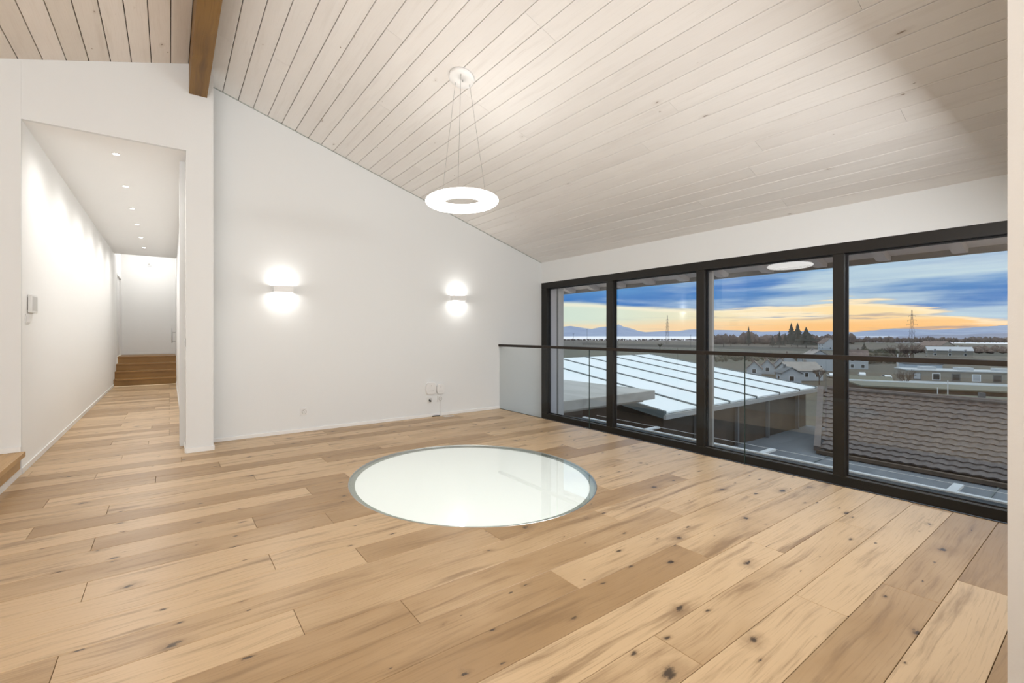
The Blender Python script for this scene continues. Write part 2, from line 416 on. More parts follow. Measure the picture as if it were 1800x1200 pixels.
plate('wall_front', 'plaster', [(X0, Y0, 0), (XW+.3, Y0, 0), (XW+.3, Y0, zr(XW+.3)), (XRIDGE, Y0, zr(XRIDGE)), (X0, Y0, zl(X0))], (0, -.2, 0))
XC, YC = 1.8225, .1795
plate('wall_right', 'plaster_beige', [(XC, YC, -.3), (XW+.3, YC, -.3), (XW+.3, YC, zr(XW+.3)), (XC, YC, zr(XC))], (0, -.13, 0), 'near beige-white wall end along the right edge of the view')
plate('wall_right_return', 'plaster', [(XC+.1, YC-.13, 0), (XC+.1, Y0, 0), (XC+.1, Y0, zr(XC+.1)), (XC+.1, YC-.13, zr(XC+.1))], (.12, 0, 0))
# window wall: header above and parapet below the glazing
HT = 2.147
bm = new()
prism(bm, [(XW, .05, HT), (XW, YB, HT), (XW, YB, zr(XW)), (XW, .05, zr(XW))], (.28, 0, 0))
bx(bm, XW, XW+.28, .05, YB, -2.8, -.365)
struct(obj('wall_window', bm, 'plaster'), 'white wall band above the wide black-framed glazing')
# lower storey shell under the gallery gap
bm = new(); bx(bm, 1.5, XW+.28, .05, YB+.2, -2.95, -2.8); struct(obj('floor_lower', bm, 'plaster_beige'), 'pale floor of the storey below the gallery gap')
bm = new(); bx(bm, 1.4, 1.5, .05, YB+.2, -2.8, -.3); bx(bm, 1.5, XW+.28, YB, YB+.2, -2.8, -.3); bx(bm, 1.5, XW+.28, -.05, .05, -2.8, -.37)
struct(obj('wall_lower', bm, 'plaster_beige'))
# corridor
bm = new(); bx(bm, XL-.12, XL, YP+.038, 13.95, 0, 3.75); bx(bm, XL-.12, XL, 15.15, 15.3, 0, 3.75); bx(bm, XL-.12, XL, 13.95, 15.15, 2.76, 3.75)
struct(obj('wall_corridor_left', bm, 'plaster_hall'), 'bright white left wall of the corridor')
bm = new(); bx(bm, XR, XR+.12, YB+.1, 15.3, 0, 3.75)
struct(obj('wall_corridor_right', bm, 'plaster_hall'), 'bright white right wall of the corridor')
bm = new(); bx(bm, XL-.12, XR+.12, 15.3, 15.4, 0, 3.75); struct(obj('wall_corridor_end', bm, 'plaster_hall'), 'white end wall above the oak steps')
bm = new(); bx(bm, XL, XR, YP+.0405, 13.35, ZC, ZC+.2); bx(bm, XL, XR, 13.35, 15.3, 3.6, 3.7)
struct(obj('ceiling_corridor', bm, 'plaster_hall'), 'flat white corridor ceiling with recessed spotlights')
# skirtings
def base(name, b, label): struct(box(name, 'skirting_white', b, None, .002), label)
base('baseboard_back', (XP, XRAIL, YB-.014, YB, .0005, .042), 'low white skirting along the sconce wall')
base('baseboard_pier', (XR-.0, XP+.012, YP-.014, YP, .0005, .050), 'low white skirting on the pier face')
base('baseboard_pier_side', (XP, XP+.012, YP, YB-.014, .0005, .045), 'low white skirting on the pier side')
base('baseboard_left', (X0, XL, YP-.017, YP-.003, .2005, .245), 'low white skirting above the raised platform')
base('baseboard_corridor_left', (XL, XL+.012, YP+.0, 13.15, .0005, .055), 'low white skirting on the left of the corridor')
base('baseboard_corridor_right', (XR-.012, XR, YP+.0, 13.15, .0005, .055), 'low white skirting on the right of the corridor')
base('baseboard_end', (XL, XR, 15.288, 15.3, .6615, .70), 'low white skirting on the corridor end wall')

# ceilings: backing panel and single boards
ceil = thing('ceiling', 'whitewashed pine board ceiling falling towards the windows', None, kind='structure')
bm = new()
prism(bm, [(XRIDGE, Y0, zr(XRIDGE)+.022), (XW+.3, Y0, zr(XW+.3)+.022), (XW+.3, Y0, zr(XW+.3)+.14), (XRIDGE, Y0, zr(XRIDGE)+.14)], (0, YB-Y0+.2, 0))
obj('backing', bm, 'joint_brown', ceil)
ceil2 = thing('ceiling_left', 'cream pine board ceiling left of the stained ridge beam', None, kind='structure')
bm = new()
prism(bm, [(XRIDGE, Y0, zl(XRIDGE)+.022), (X0-.2, Y0, zl(X0-.2)+.022), (X0-.2, Y0, zl(X0-.2)+.14), (XRIDGE, Y0, zl(XRIDGE)+.14)], (0, YP-Y0+.5, 0))
obj('backing', bm, 'joint_brown', ceil2)
CJ = [(1.43, 3.37), (1.28, 4.39), (.81, 4.61), (.37, 4.77), (1.76, 4.33), (2.19, 2.4), (2.36, 3.45), (2.99, 3.43), (3.45, 2.1), (3.79, 2.57), (4.37, .92), (4.22, 1.8), (4.53, 1.99), (3.27, .88), (4.84, 2.65), (5.15, 1.97)]
CJ = [(x*1.0, y) for x, y in CJ]
cm = {}
def board(parent, m, x0, x1, y0, y1, fz):
    g = .0034; wx = x1-x0; L = y1-y0; key = (m, round(wx, 3), round(L, 3))
    if key not in cm:
        bm = new(); sl = (fz(x1)-fz(x0))/wx; dz = sl*wx; t = .02; ch = .0022
        gx = g*random.uniform(.8, 1.2)
        prof = [(gx, 0+sl*gx+ch), (gx+ch, sl*(gx+ch)), (wx-gx-ch, sl*(wx-gx-ch)), (wx-gx, sl*(wx-gx)+ch), (wx-gx, sl*(wx-gx)+t), (gx, sl*gx+t)]
        prism(bm, [(a, .0008, b) for a, b in prof], (0, L-.0016, 0)); bmesh.ops.recalc_face_normals(bm, faces=bm.faces)
        me = bpy.data.meshes.new('board'); bm.to_mesh(me); bm.free(); me.materials.append(M[m]); cm[key] = me
    linkobj('board', cm[key], parent, (x0, y0, fz(x0)))
BW = .1619
for r in range(-1, 33):
    xa = .517+BW*(r-1); xb = xa+BW
    if xa > XW-.02: break
    if xb > XW-.05: xb = XW+.02
    if xb < XRIDGE+.03: continue
    xa = max(xa, XRIDGE)
    ys = sorted([y*.9206 if False else y for x, y in CJ if xa-.03 < x*1.0+.08 < xb+.0-.0])
    if not ys: ys = [random.choice([-.9, -.4, .2, 5.0, -1.6])+random.uniform(-.1, .1)]
    if ys[0] > 2.2: ys = [ys[0]-3.9 if ys[0]-3.9 > Y0+.3 else Y0+.5]+ys
    ys = [Y0]+ys+[YB]
    for a, b in zip(ys, ys[1:]): board(ceil, 'white_pine', xa, xb, a, b-.0, zr)
xb = .169; xa = .0095
while xb > X0:
    ys = [Y0]+sorted({round(random.uniform(-.5, 1.5), 2), round(random.uniform(3.5, 4.7), 2)})+[YP-.0]
    for a, b in zip(ys, ys[1:]): board(ceil2, 'cream_pine', max(xa, X0), xb, a, b, zl)
    xb = xa; xa -= BW
beam = thing('ridge_beam', 'dark stained timber ridge beam ending at the pier', 'beam')
bm = new(); bx(bm, .169, .335, Y0, YP-.002, 3.762, 4.062); bx(bm, .169, .335, YP-.002, YP-.0015, 3.762, 4.0)
obj('timber', bm, 'stained_beam', beam, False, .004)
# shadow-gap trim where boards meet the gable
tr = new(); prism(tr, [(XP, YB-.006, zr(XP)-.010), (XW, YB-.006, zr(XW)-.010), (XW, YB-.006, zr(XW)-.001), (XP, YB-.006, zr(XP)-.001)], (0, .006, 0))
struct(obj('trim_1', tr, 'ring_ledge'), 'thin grey shadow joint between gable wall and board ceiling')

# ------------------------------------------------------------ glazing
fr = thing('trim_2', 'continuous black-bronze frame of the wide window front', None, kind='structure')
FD = .10; ZG0, ZG1 = -.160, 2.042
JY = [(5.797, 5.669), (4.395, 4.282), (3.023, 2.924), (1.651, 1.561)]
box('head_rail', 'bronze_frame', (XW-.004, XW+FD, .19, 5.797, ZG1, HT), fr, .002)
box('sill_rail', 'bronze_frame', (XW-.004, XW+FD, .19, 5.797, -.34, ZG0), fr, .002)
for a, b in JY: box('mullion', 'bronze_frame', (XW-.0035, XW+FD, b, a, ZG0+.001, ZG1-.001), fr, .002)
spans = [(5.669, 4.395), (4.282, 3.023), (2.924, 1.651), (1.561, .2)]
for i, (a, b) in enumerate(spans):
    wn = thing('window_%d' % (i+1), ['first tall window pane, next to the gable wall corner', 'second tall window pane from the gable wall', 'third tall window pane from the gable wall', 'largest looking right-hand window pane with the tiled roof outside'][i], None, kind='structure')
    box('pane', 'window_glass', (XW+.064, XW+.070, b+.012, a-.012, ZG0+.012, ZG1-.012), wn)
    bm = new()
    bx(bm, XW+.058, XW+.080, a-.014, a-.0005, ZG0+.001, ZG1-.001); bx(bm, XW+.058, XW+.080, b+.0005, b+.014, ZG0+.001, ZG1-.001)
    bx(bm, XW+.058, XW+.080, b+.014, a-.014, ZG0+.001, ZG0+.014); bx(bm, XW+.058, XW+.080, b+.014, a-.014, ZG1-.014, ZG1-.001)
    obj('gasket', bm, 'black_gasket', wn)
    box('glazing_bead', 'steel', (XW+.030, XW+.034, b+.002, a-.002, ZG0+.0005, ZG0+.004), wn)

# glass balustrade with dark handrail
rail = thing('glass_balustrade', 'frameless glass balustrade with dark metal handrail along the gallery edge', 'railing')
ys = [YB-.004, 3.908, 2.036, .19]
for a, b in zip(ys, ys[1:]):
    gp = box('glass_panel', 'rail_glass', (XRAIL-.006, XRAIL+.006, b+.006, a-.004, -.10, 1.034), rail)
    bm = new(); bx(bm, XRAIL-.0058, XRAIL+.0058, b+.0002, b+.0058, -.0, 1.033); e = obj('glass_edge', bm, 'glass_edge', gp)
box('handrail', 'dark_rail', (XRAIL-.024, XRAIL+.024, .181, YB-.001, 1.034, 1.072), rail, .003)
box('floor_channel', 'dark_rail', (XRAIL-.010, XRAIL+.011, .181, YB-.002, -.02, .004), rail)

# ------------------------------------------------------------ glass floor disc
gd = thing('glass_floor_disc', 'round backlit frosted glass panel let into the oak floor', 'floor window', (PCX, PCY, 0))
bm = new(); lathe(bm, [(1.053, -.0195), (1.0575, -.0195), (1.0575, .0015), (1.053, .0015)], 160); obj('rim', bm, 'steel', gd, True)['label'] = 'thin steel outer rim'
bm = new(); lathe(bm, [(1.003, -.0200), (1.053, -.0200), (1.053, -.0175), (1.003, -.0175)], 160); obj('ledge', bm, 'ring_ledge', gd)['label'] = 'grey-green ledge ring under the clear glass'
bm = new(); disc(bm, 1.003, -.0205, -.0172, 160); obj('diffuser', bm, 'diffuser', gd)['label'] = 'milky white glowing diffuser'
bm = new(); disc(bm, 1.0525, -.002, .0005, 160); obj('glass_plate', bm, 'disc_glass', gd)

# ------------------------------------------------------------ ring pendant
PX, PY, PZ = 2.185, 3.292, 2.430
pend = thing('ring_pendant', 'glowing white ring pendant hung on three thin cords', 'pendant lamp', (PX, PY, PZ))
bm = new(); lathe(bm, [(.243+.0835*math.cos(t), .0375*math.sin(t)) for t in [2*PI*i/20 for i in range(20)]], 72)
obj('light_ring', bm, 'lamp_glow', pend, True)
zc = zr(PX)
tilt = Matrix.Rotation(math.atan(.3055), 4, 'Y')
bm = new(); lathe(bm, [(.001, -.032), (.106, -.032), (.115, -.026), (.117, -.001), (.001, -.001)], 48)
bmesh.ops.transform(bm, matrix=Matrix.Translation((0, 0, zc-PZ)) @ tilt, verts=bm.verts)
obj('canopy', bm, 'white_lacquer', pend, True)
fw = Vector((SN, CS, 0)); rt = Vector((CS, -SN, 0))
for i, a in enumerate((-52, 68, 188)):
    a = math.radians(a); dirv = rt*math.sin(a)+fw*math.cos(a)
    p1 = dirv*.243+Vector((0, 0, .036)); p0 = dirv*.075
    p0.z = zc-PZ-.034-.3055*p0.x
    bm = new(); tube(bm, p0, p1, .0013, n=6); c = obj('cord', bm, 'cable_grey', pend)
    bm = new(); tube(bm, p0+Vector((0, 0, .004)), p0-Vector((0, 0, .018)), .004, n=10); obj('cord_grip', bm, 'steel', c)
bm = new(); tube(bm, (0, -.01, zc-PZ-.026), (0, -.01, zc-PZ-.05), .006, n=10); obj('screw', bm, 'steel', pend)

# ------------------------------------------------------------ wall sconces
def sconce(x0, x1, label):
    xm = (x0+x1)/2; wd = (x1-x0)/2; z0, z1 = 1.762, 1.832
    s = thing('wall_sconce', label, 'wall lamp', (xm, YB, 1.797), group='box sconces on the gable wall')
    h = .039; dp = .098
    box('front_plate', 'white_lacquer', (-wd, wd, -dp, -dp+.004, -h, h), s)
    box('side_cheek', 'white_lacquer', (-wd, -wd+.004, -dp+.0041, -.004, -h, h), s)
    box('side_cheek', 'white_lacquer', (wd-.004, wd, -dp+.0041, -.004, -h, h), s)
    box('back_plate', 'white_lacquer', (-wd, wd, -.0039, -.0003, -h+.004, h-.004), s)
    box('lamp', 'sconce_glow', (-wd*.62, wd*.62, -.062, -.034, -.008, .008), s)
    for up in (1, -1):
        L = light('sconce_light', 'AREA', (0, -.05, up*.030), 2.1, (1, .975, .93), (PI if up > 0 else 0, 0, 0), .17, .05)
        L.parent = s
sconce(1.055, 1.285, 'left white box sconce on the gable wall, nearer the corridor pier')
sconce(3.640, 3.872, 'right white box sconce on the gable wall, nearer the windows')

# ------------------------------------------------------------ corridor spotlights
proto = None
for i, y in enumerate((5.941, 7.175, 8.39, 9.57, 10.82, 12.07)):
    lab = ['nearest', 'second', 'third', 'fourth', 'fifth', 'farthest'][i]+' recessed spotlight in the corridor ceiling'
    if proto is None:
        proto = thing('recessed_spotlight', lab, 'spotlight', (-.475, y, ZC), group='spotlights in the corridor ceiling')
        bm = new(); lathe(bm, [(.030, -.004), (.040, -.003), (.041, -.0003), (.030, -.0003)], 32); obj('trim_ring', bm, 'white_lacquer', proto, True)
        bm = new(); disc(bm, .029, -.0032, -.0006, 28); obj('bulb', bm, 'spot_glow', proto)
    else:
        c = copy_tree(proto); c.location = (-.475, y, ZC); c['label'] = lab
    sp = light('spot_light', 'SPOT', (-.475, y, ZC-.02), 40, (1, .97, .93), (0, 0, 0), .03, spot_size=math.radians(168), spot_blend=1.0)
light('corridor_end_fill', 'POINT', (-.45, 14.4, 3.2), 15, (1, .97, .93), size=.2)  # added fill above the steps, without a fitting

# corridor steps
st = thing('corridor_steps', 'four golden oak steps at the far end of the corridor', 'stairs', (0, 0, 0))
sy = [13.16, 13.44, 13.78, 14.12, 15.3]
for i in range(4):
    zt = .165*(i+1); y = sy[i]
    box('tread', 'oak_step', (XL+.001, XR-.001, y-.02, sy[i+1]-(0 if i == 3 else -.02)-.002, zt-.032, zt-.0005 if i < 3 else zt), st, .002)
    box('riser', 'oak_step', (XL+.001, XR-.001, y, y+.018, zt-.164, zt-.033), st)

# doors and small fittings in the corridor
dr = thing('door_1', 'white door in the left corridor wall beyond the oak steps', None, (XL, 0, 0), kind='structure')
box('door_leaf', 'white_lacquer', (-.075, -.035, 14.00, 15.10, .665, 2.72), dr)
bm = new(); bx(bm, -.10, .006, 13.951, 13.985, .661, 2.758); bx(bm, -.10, .006, 15.115, 15.149, .661, 2.758); bx(bm, -.10, .006, 13.985, 15.115, 2.724, 2.758)
obj('door_frame', bm, 'skirting_white', dr)
bm = new(); bx(bm, -.034, -.030, 13.986, 14.0, .665, 2.722); obj('door_seal', bm, 'plastic_grey', dr)
dr = thing('door_2', 'white door with long bar handle in the right corridor wall', None, (XR, 0, 0), kind='structure')
box('door_leaf', 'white_lacquer', (-.006, -.0005, 14.14, 15.05, .662, 2.76), dr)
bm = new(); tube(bm, (-.085, 14.55, .99), (-.085, 14.55, 1.40), .013, n=12); hd = obj('door_handle', bm, 'steel', dr, True); hd['label'] = 'vertical brushed steel bar handle'
for z in (1.03, 1.28):
    bm = new(); tube(bm, (-.085, 14.55, z), (-.006, 14.55, z), .008, n=8); obj('handle_post', bm, 'steel', hd)
sn = thing('motion_sensor', 'small round sensor high on the corridor end wall', 'sensor', (-.48, 15.3, 3.22))
bm = new(); bx(bm, -.06, .06, -.03, -.001, -.06, .06); obj('housing', bm, 'plastic_white', sn, False, .01)
bm = new(); tube(bm, (0, -.03, -.01), (0, -.045, -.01), .03, .02, 16); obj('lens', bm, 'plastic_grey', sn)

pn = thing('wall_panel', 'slim white thermostat panel on the corridor wall beside the opening', 'control panel', (XL, 5.62, 1.53))
box('housing', 'plastic_white', (.004, .034, 0, .21, -.085, .085), pn, .004)
box('screen', 'plastic_grey', (.0341, .0355, .012, .198, -.068, .068), pn)['label'] = 'pale grey front face'
box('wall_bracket', 'black_plug', (.0003, .0038, .004, .19, -.06, .055), pn)['label'] = 'dark mounting bracket'
sw = thing('light_switch', 'square white light switch under the thermostat panel', 'light switch', (XL, 5.60, 1.385))
box('frame', 'plastic_white', (.0003, .007, -.045, .085, -.045, .045), sw, .002)
box('rocker', 'white_lacquer', (.007, .011, -.03, .07, -.032, .032), sw, .002)
sw = thing('switch_plate', 'metal switch plate at the edge of the right corridor wall', 'light switch', (XR, 5.50, 1.155))
box('plate', 'grey_metal', (-.008, -.0003, -.04, .04, -.045, .045), sw, .002)
box('rocker', 'steel', (-.011, -.008, -.025, .025, -.03, .03), sw)

# ------------------------------------------------------------ sockets, routers, cables on the gable wall
def socket(x, z, label, plugged=False):
    s = thing('wall_socket', label, 'power socket', (x, YB, z))
    box('cover_plate', 'plastic_white', (-.045, .045, -.009, -.0003, -.045, .045), s, .003)
    bm = new(); lathe(bm, [(.024, -.011), (.030, -.011), (.030, -.009), (.024, -.009)], 24); bmesh.ops.rotate(bm, matrix=Matrix.Rotation(-PI/2, 3, 'X'), verts=bm.verts, cent=(0, 0, 0))
    bmesh.ops.translate(bm, vec=(0, -.0205, 0), verts=bm.verts); obj('socket_ring', bm, 'plastic_grey', s)
    bm = new()
    for a in (90, 210, 330):
        q = math.radians(a); tube(bm, (.013*math.cos(q), -.0095, .013*math.sin(q)), (.013*math.cos(q), -.0102, .013*math.sin(q)), .0035, n=8)
    obj('pin_hole', bm, 'socket_hole', s)
    if plugged:
        bm = new(); tube(bm, (-.004, -.012, -.006), (-.004, -.045, -.010), .017, .012, 14); obj('plug', bm, 'black_plug', s)['label'] = 'small black plug pushed into the socket'
    return s
socket(1.427, .257, 'white wall socket left of centre, standing alone above the skirting')
socket(3.262, .252, 'white wall socket under the larger router, with a black plug', True)
socket(3.438, .262, 'white wall socket under the smaller router, white cable plugged in')
def router(name, x, z, wd, h, label):
    r = thing(name, label, 'router', (x, YB, z))
    bm = new(); n = 28
    pts = []
    for i in range(n):
        a = 2*PI*i/n; ca, sa = math.cos(a), math.sin(a); e = .62
        pts.append((wd*math.copysign(abs(ca)**e, ca), -.034, h*math.copysign(abs(sa)**e, sa)))
    prism(bm, pts, (0, .0335, 0)); obj('case', bm, 'plastic_white', r, False, .004)
    bm = new(); tube(bm, (0, -.0345, h*.45), (0, -.0365, h*.45), .008, n=12); obj('status_light', bm, 'plastic_grey', r)
    box('vent', 'plastic_grey', (-wd*.5, wd*.5, -.0355, -.0345, -h*.45, -h*.40), r)
router('router', 3.281, .428, .088, .092, 'larger rounded white router on the wall, left of the pair')
router('small_router', 3.445, .407, .066, .076, 'smaller rounded white router on the wall, right of the pair')
def cable(name, pts, r, m, label):
    pts = [Vector(p) for p in pts]; sm = []
    for i in range(len(pts)-1):
        p0 = pts[max(i-1, 0)]; p1 = pts[i]; p2 = pts[i+1]; p3 = pts[min(i+2, len(pts)-1)]
        for q in range(4):
            t = q/4; sm.append(.5*((2*p1)+(p2-p0)*t+(2*p0-5*p1+4*p2-p3)*t*t+(3*p1-p0-3*p2+p3)*t**3))
    sm.append(pts[-1]); bm = new()
    for a, b in zip(sm, sm[1:]): tube(bm, a, b, r, n=6)
    return tag(obj(name, bm, m, None, True), label, 'cable')
cable('white_cable', [(3.438, YB-.014, .25), (3.440, YB-.02, .20), (3.444, YB-.012, .10), (3.45, YB-.02, .045), (3.44, YB-.05, .006), (3.47, YB-.12, .005), (3.56, YB-.15, .005), (3.62, YB-.10, .005), (3.54, YB-.06, .005), (3.45, YB-.09, .005), (3.46, YB-.16, .005), (3.60, YB-.17, .005)], .0032, 'plastic_white', 'thin white cable hanging from the socket and coiled on the floor')
cable('black_cable', [(3.30, YB-.03, .009), (3.34, YB-.025, .009), (3.38, YB-.03, .009), (3.42, YB-.045, .009)], .008, 'black_plug', 'short black cable end lying against the skirting')

# ------------------------------------------------------------ outside, right at the window
rv = thing('window_reveal', 'white outer reveal with dark shutter guide beside the first pane', 'window reveal')
box('inner_strip', 'lilac_paint', (XW+.10, 5.83, 5.70, 5.95, -.3, 2.4), rv)
box('shutter_guide', 'gutter_grey', (5.83, 5.875, 5.71, 5.95, -.3, 2.4), rv)
box('outer_strip', 'white_concrete', (5.875, 6.007, 5.70, 5.95, -.3, 2.4), rv)
ps = thing('screen_post', 'slim pale aluminium post outside, right beside the middle mullion', 'post')
box('profile', 'alu_post', (5.735, 5.775, 2.918, 2.985, -.2, 2.2), ps, .002)
box('white_edge', 'white_angle', (5.734, 5.776, 2.986, 3.006, -.2, 2.2), ps)
ev = thing('roof_overhang', 'pale painted roof overhang with board soffit above the windows', 'eaves')
ze = lambda x: 4.262-.3055*x
for i in range(7):
    a = 5.84+i*.158; bm = new(); prism(bm, [(a+.002, -.5, ze(a)), (a+.156, -.5, ze(a+.156)), (a+.156, -.5, ze(a+.156)+.02), (a+.002, -.5, ze(a)+.02)], (0, 10.5, 0)); obj('soffit_board', bm, 'lilac_paint', ev)
bm = new(); prism(bm, [(5.83, -.5, ze(5.83)+.0205), (6.96, -.5, ze(6.96)+.0205), (6.96, -.5, ze(6.96)+.10), (5.83, -.5, ze(5.83)+.10)], (0, 10.5, 0)); obj('roof_deck', bm, 'gutter_grey', ev)
bm = new(); bx(bm, 6.945, 6.985, -.5, 10, 2.075, 2.24); bx(bm, 6.985, 7.11, -.5, 10, 2.115, 2.22); obj('gutter', bm, 'gutter_grey', ev)
for i in range(16):
    y = .938+.589*i-1.178; bm = new()
    prism(bm, [(5.84, y, ze(5.84)-.10), (6.80, y, ze(6.80)-.10), (6.93, y, ze(6.93)-.055), (6.94, y, ze(6.94)-.003), (5.84, y, ze(5.84)-.003)], (0, .098, 0))
    obj('rafter', bm, 'lilac_paint', ev)
bm = new(); bx(bm, XW+.282, 5.93, 6.0, 10, -.3, 2.30); bx(bm, XW+.10, XW+.281, 5.96, 10, -.3, 2.4)
lg = thing('outer_ledge', 'blue-grey sheet metal ledge with white edge strip outside the glazing', 'ledge')
bm.free()
bm = new(); prism(bm, [(XW+.11, .06, -.20), (6.49, .06, -.335), (6.49, .06, -.36), (XW+.11, .06, -.36)], (0, 5.63, 0)); obj('metal_sheet', bm, 'sheet_blue', lg)
box('edge_strip', 'white_angle', (6.491, 6.555, .06, 5.69, -.36, -.318), lg, .003)
for y in (1.0, 2.70, 4.40):
    box('bracket', 'white_angle', (6.556, 6.90, y-.035, y+.035, -.345, -.320), lg)
box('edge_wire', 'white_angle', (6.901, 6.906, .06, 5.69, -.332, -.327), lg)

# grey flat roof between the buildings
fl = thing('flat_roof', 'blue-grey flat sheet roof lying below the windows', 'roof')
box('roof_sheet', 'flat_roof_grey', (5.9, 21.0, -8, 40, -3.9, -3.4), fl)
for i in range(10): box('roof_seam', 'seam_grey', (5.9, 20.9, -6+i*4.1, -5.96+i*4.1, -3.3995, -3.37), fl)
box('supporting_wall', 'house_beige', (6.0, 20.9, -7.9, 39.9, -14, -3.91), fl)
# concrete canopy slab
sl = thing('concrete_canopy', 'weathered flat concrete canopy slab jutting from the left', 'canopy')
bm = new(); bx(bm, 6.02, 11.46, 7.40, 17.0, -.60, -.35); obj('slab', bm, 'concrete', sl, False, .02)
box('drip_edge', 'concrete', (6.02, 11.2, 7.60, 17.0, -.68, -.601), sl)
box('upstand', 'concrete', (6.03, 8.6, 9.6, 9.8, -.349, -.28), sl)
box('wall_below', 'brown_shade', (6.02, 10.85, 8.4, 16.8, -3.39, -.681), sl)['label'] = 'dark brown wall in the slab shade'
# white panelled roof on its brown building
wr = thing('white_seam_roof', 'wide low white panelled roof with dark seams, beyond the concrete slab', 'roof')
xe = [14.15, 16.33, 18.52, 20.81, 23.05, 25.21, 27.2]; ye, yr = 8.76, 17.98
zf = lambda y: -1.5+(y-ye)*(1.29/(yr-ye))
for i in range(-1, len(xe)-1):
    a = xe[i] if i >= 0 else 11.9; b = xe[i+1]
    for (ya, yb) in ((ye if i >= 0 else 12.0, 13.3), (13.3, yr)):
        if i < 0 and ya < 12.5: pass
        bm = new(); prism(bm, [(a+.04, ya+.01, zf(ya)), (b-.04, ya+.01, zf(ya)), (b-.04, yb-.01, zf(yb)), (a+.04, yb-.01, zf(yb))], (0, 0, .06)); obj('roof_panel', bm, 'roof_panel_white', wr)
for x in xe:
    bm = new(); prism(bm, [(x-.06, ye, zf(ye)-.05), (x+.06, ye, zf(ye)-.05), (x+.06, yr, zf(yr)-.05), (x-.06, yr, zf(yr)-.05)], (0, 0, .15)); obj('seam', bm, 'seam_grey', wr)
bm = new(); prism(bm, [(14.1, ye+.05, zf(ye)-.16), (27.15, ye+.05, zf(ye)-.16), (27.15, yr, zf(yr)-.16), (14.1, yr, zf(yr)-.16)], (0, 0, .15)); obj('roof_base', bm, 'seam_grey', wr)
bm = new(); bx(bm, 14.1, 27.3, ye-.06, ye+.04, -1.68, -1.52); obj('eave_fascia', bm, 'alu_post', wr)
bm = new(); prism(bm, [(27.2, ye-.06, zf(ye)-.12), (27.2, yr, zf(yr)-.12), (27.2, yr, zf(yr)+.08), (27.2, ye-.06, zf(ye)+.08)], (.10, 0, 0)); obj('verge', bm, 'alu_post', wr)
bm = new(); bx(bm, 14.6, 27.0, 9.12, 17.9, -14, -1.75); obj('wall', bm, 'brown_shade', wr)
for x in (16.5, 19.6, 22.4, 25.6): box('porch_post', 'gutter_grey', (x, x+.12, 8.95, 9.07, -3.4, -1.69), wr)
box('porch_floor', 'flat_roof_grey', (21.01, 27.2, 6.3, 9.6, -14, -3.42), wr)

# ------------------------------------------------------------ tiled roof
tl = thing('tiled_roof', 'brown-grey interlocking tile roof seen through the right-hand pane', 'roof')
A = Vector((21.05, 0, -3.17)); K = Vector((22.75, 0, -2.62)); R_ = Vector((25.5, 0, -1.30))
bm = new()
prism(bm, [(21.0, -4, -3.30), (22.75, -4, -2.74), (25.5, -4, -1.42), (25.5, -4, -1.6), (22.75, -4, -2.9), (21.05, -4, -3.4)], (0, 10.6, 0))
for v in bm.verts:
    if v.co.y > 0: v.co.y = 6.5+(v.co.x-21)*.29
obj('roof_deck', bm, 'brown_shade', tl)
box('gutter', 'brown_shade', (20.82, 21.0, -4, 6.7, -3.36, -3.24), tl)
bm = new(); prism(bm, [(25.5, -4, -1.34), (29.5, -4, -3.2), (29.5, -4, -3.4), (25.5, -4, -1.6)], (0, 11.6, 0)); obj('far_slope', bm, 'clay_tile', tl)
bm = new(); bx(bm, 21.6, 29, -3.8, 6.2, -14, -3.45); obj('wall', bm, 'house_beige', tl)
bm = new()
for (xa_, za_), (xb_, zb_) in (((20.98, -3.20), (22.75, -2.66)), ((22.75, -2.66), (25.55, -1.30))):
    f_ = lambda x: 6.62+(x-21)*.29
    prism(bm, [(xa_, f_(xa_), za_-.1), (xb_, f_(xb_), zb_-.1), (xb_, f_(xb_), zb_+.09), (xa_, f_(xa_), za_+.09)], (0, .22, 0))
obj('verge_board', bm, 'clay_tile', tl)
def tile_mesh(ln, wd):
    bm = new(); n = 6; top = []
    for i in range(n+1):
        t = i/n; y = t*wd*1.04; h = .028*math.sin(t*PI*1.0)**2+.012*math.sin(t*2*PI)
        top.append((y, h))
    va = [bm.verts.new((0, y, h)) for y, h in top]; vb = [bm.verts.new((ln*1.12, y, h-.044)) for y, h in top]
    vc = [bm.verts.new((0, y, h-.055)) for y, h in top]
    for i in range(n):
        bm.faces.new((va[i], va[i+1], vb[i+1], vb[i])); bm.faces.new((vc[i], vc[i+1], va[i+1], va[i]))
    bmesh.ops.recalc_face_normals(bm, faces=bm.faces)
    me = bpy.data.meshes.new('roof_tile'); bm.to_mesh(me); bm.free(); me.materials.append(M['clay_tile'])
    for p in me.polygons: p.use_smooth = False
    return me
TW = .30
def rows(P, Q, n):
    d = Q-P; ln = d.length/n; ang = math.atan2(d.z, d.x); me = tile_mesh(ln, TW)
    return [(P+d*(i/n), ang, me, ln) for i in range(n)]
allrows = rows(A, K, 5)+rows(K, R_, 9)
tiles = []
for (p, ang, me, ln) in allrows:
    for c in range(int(11.2/TW)):
        y = -2.9+c*TW; vis = 1.0/math.hypot(p.x, y-0)
        if y > 6.55+(p.x-21)*.29: continue
        seen = y > p.x*.085      # behind the near wall end otherwise
        tiles.append((0 if seen else 1, math.hypot(p.x, y), p, ang, me, y))
tiles.sort(key=lambda t: (t[0], t[1]))
for t in tiles[:300]:
    o = linkobj('roof_tile', t[4], tl, (t[2].x, t[5], t[2].z+random.uniform(-.003, .003))); o.rotation_euler = (0, -t[3]+random.uniform(-.01, .01), 0)
bm = new()
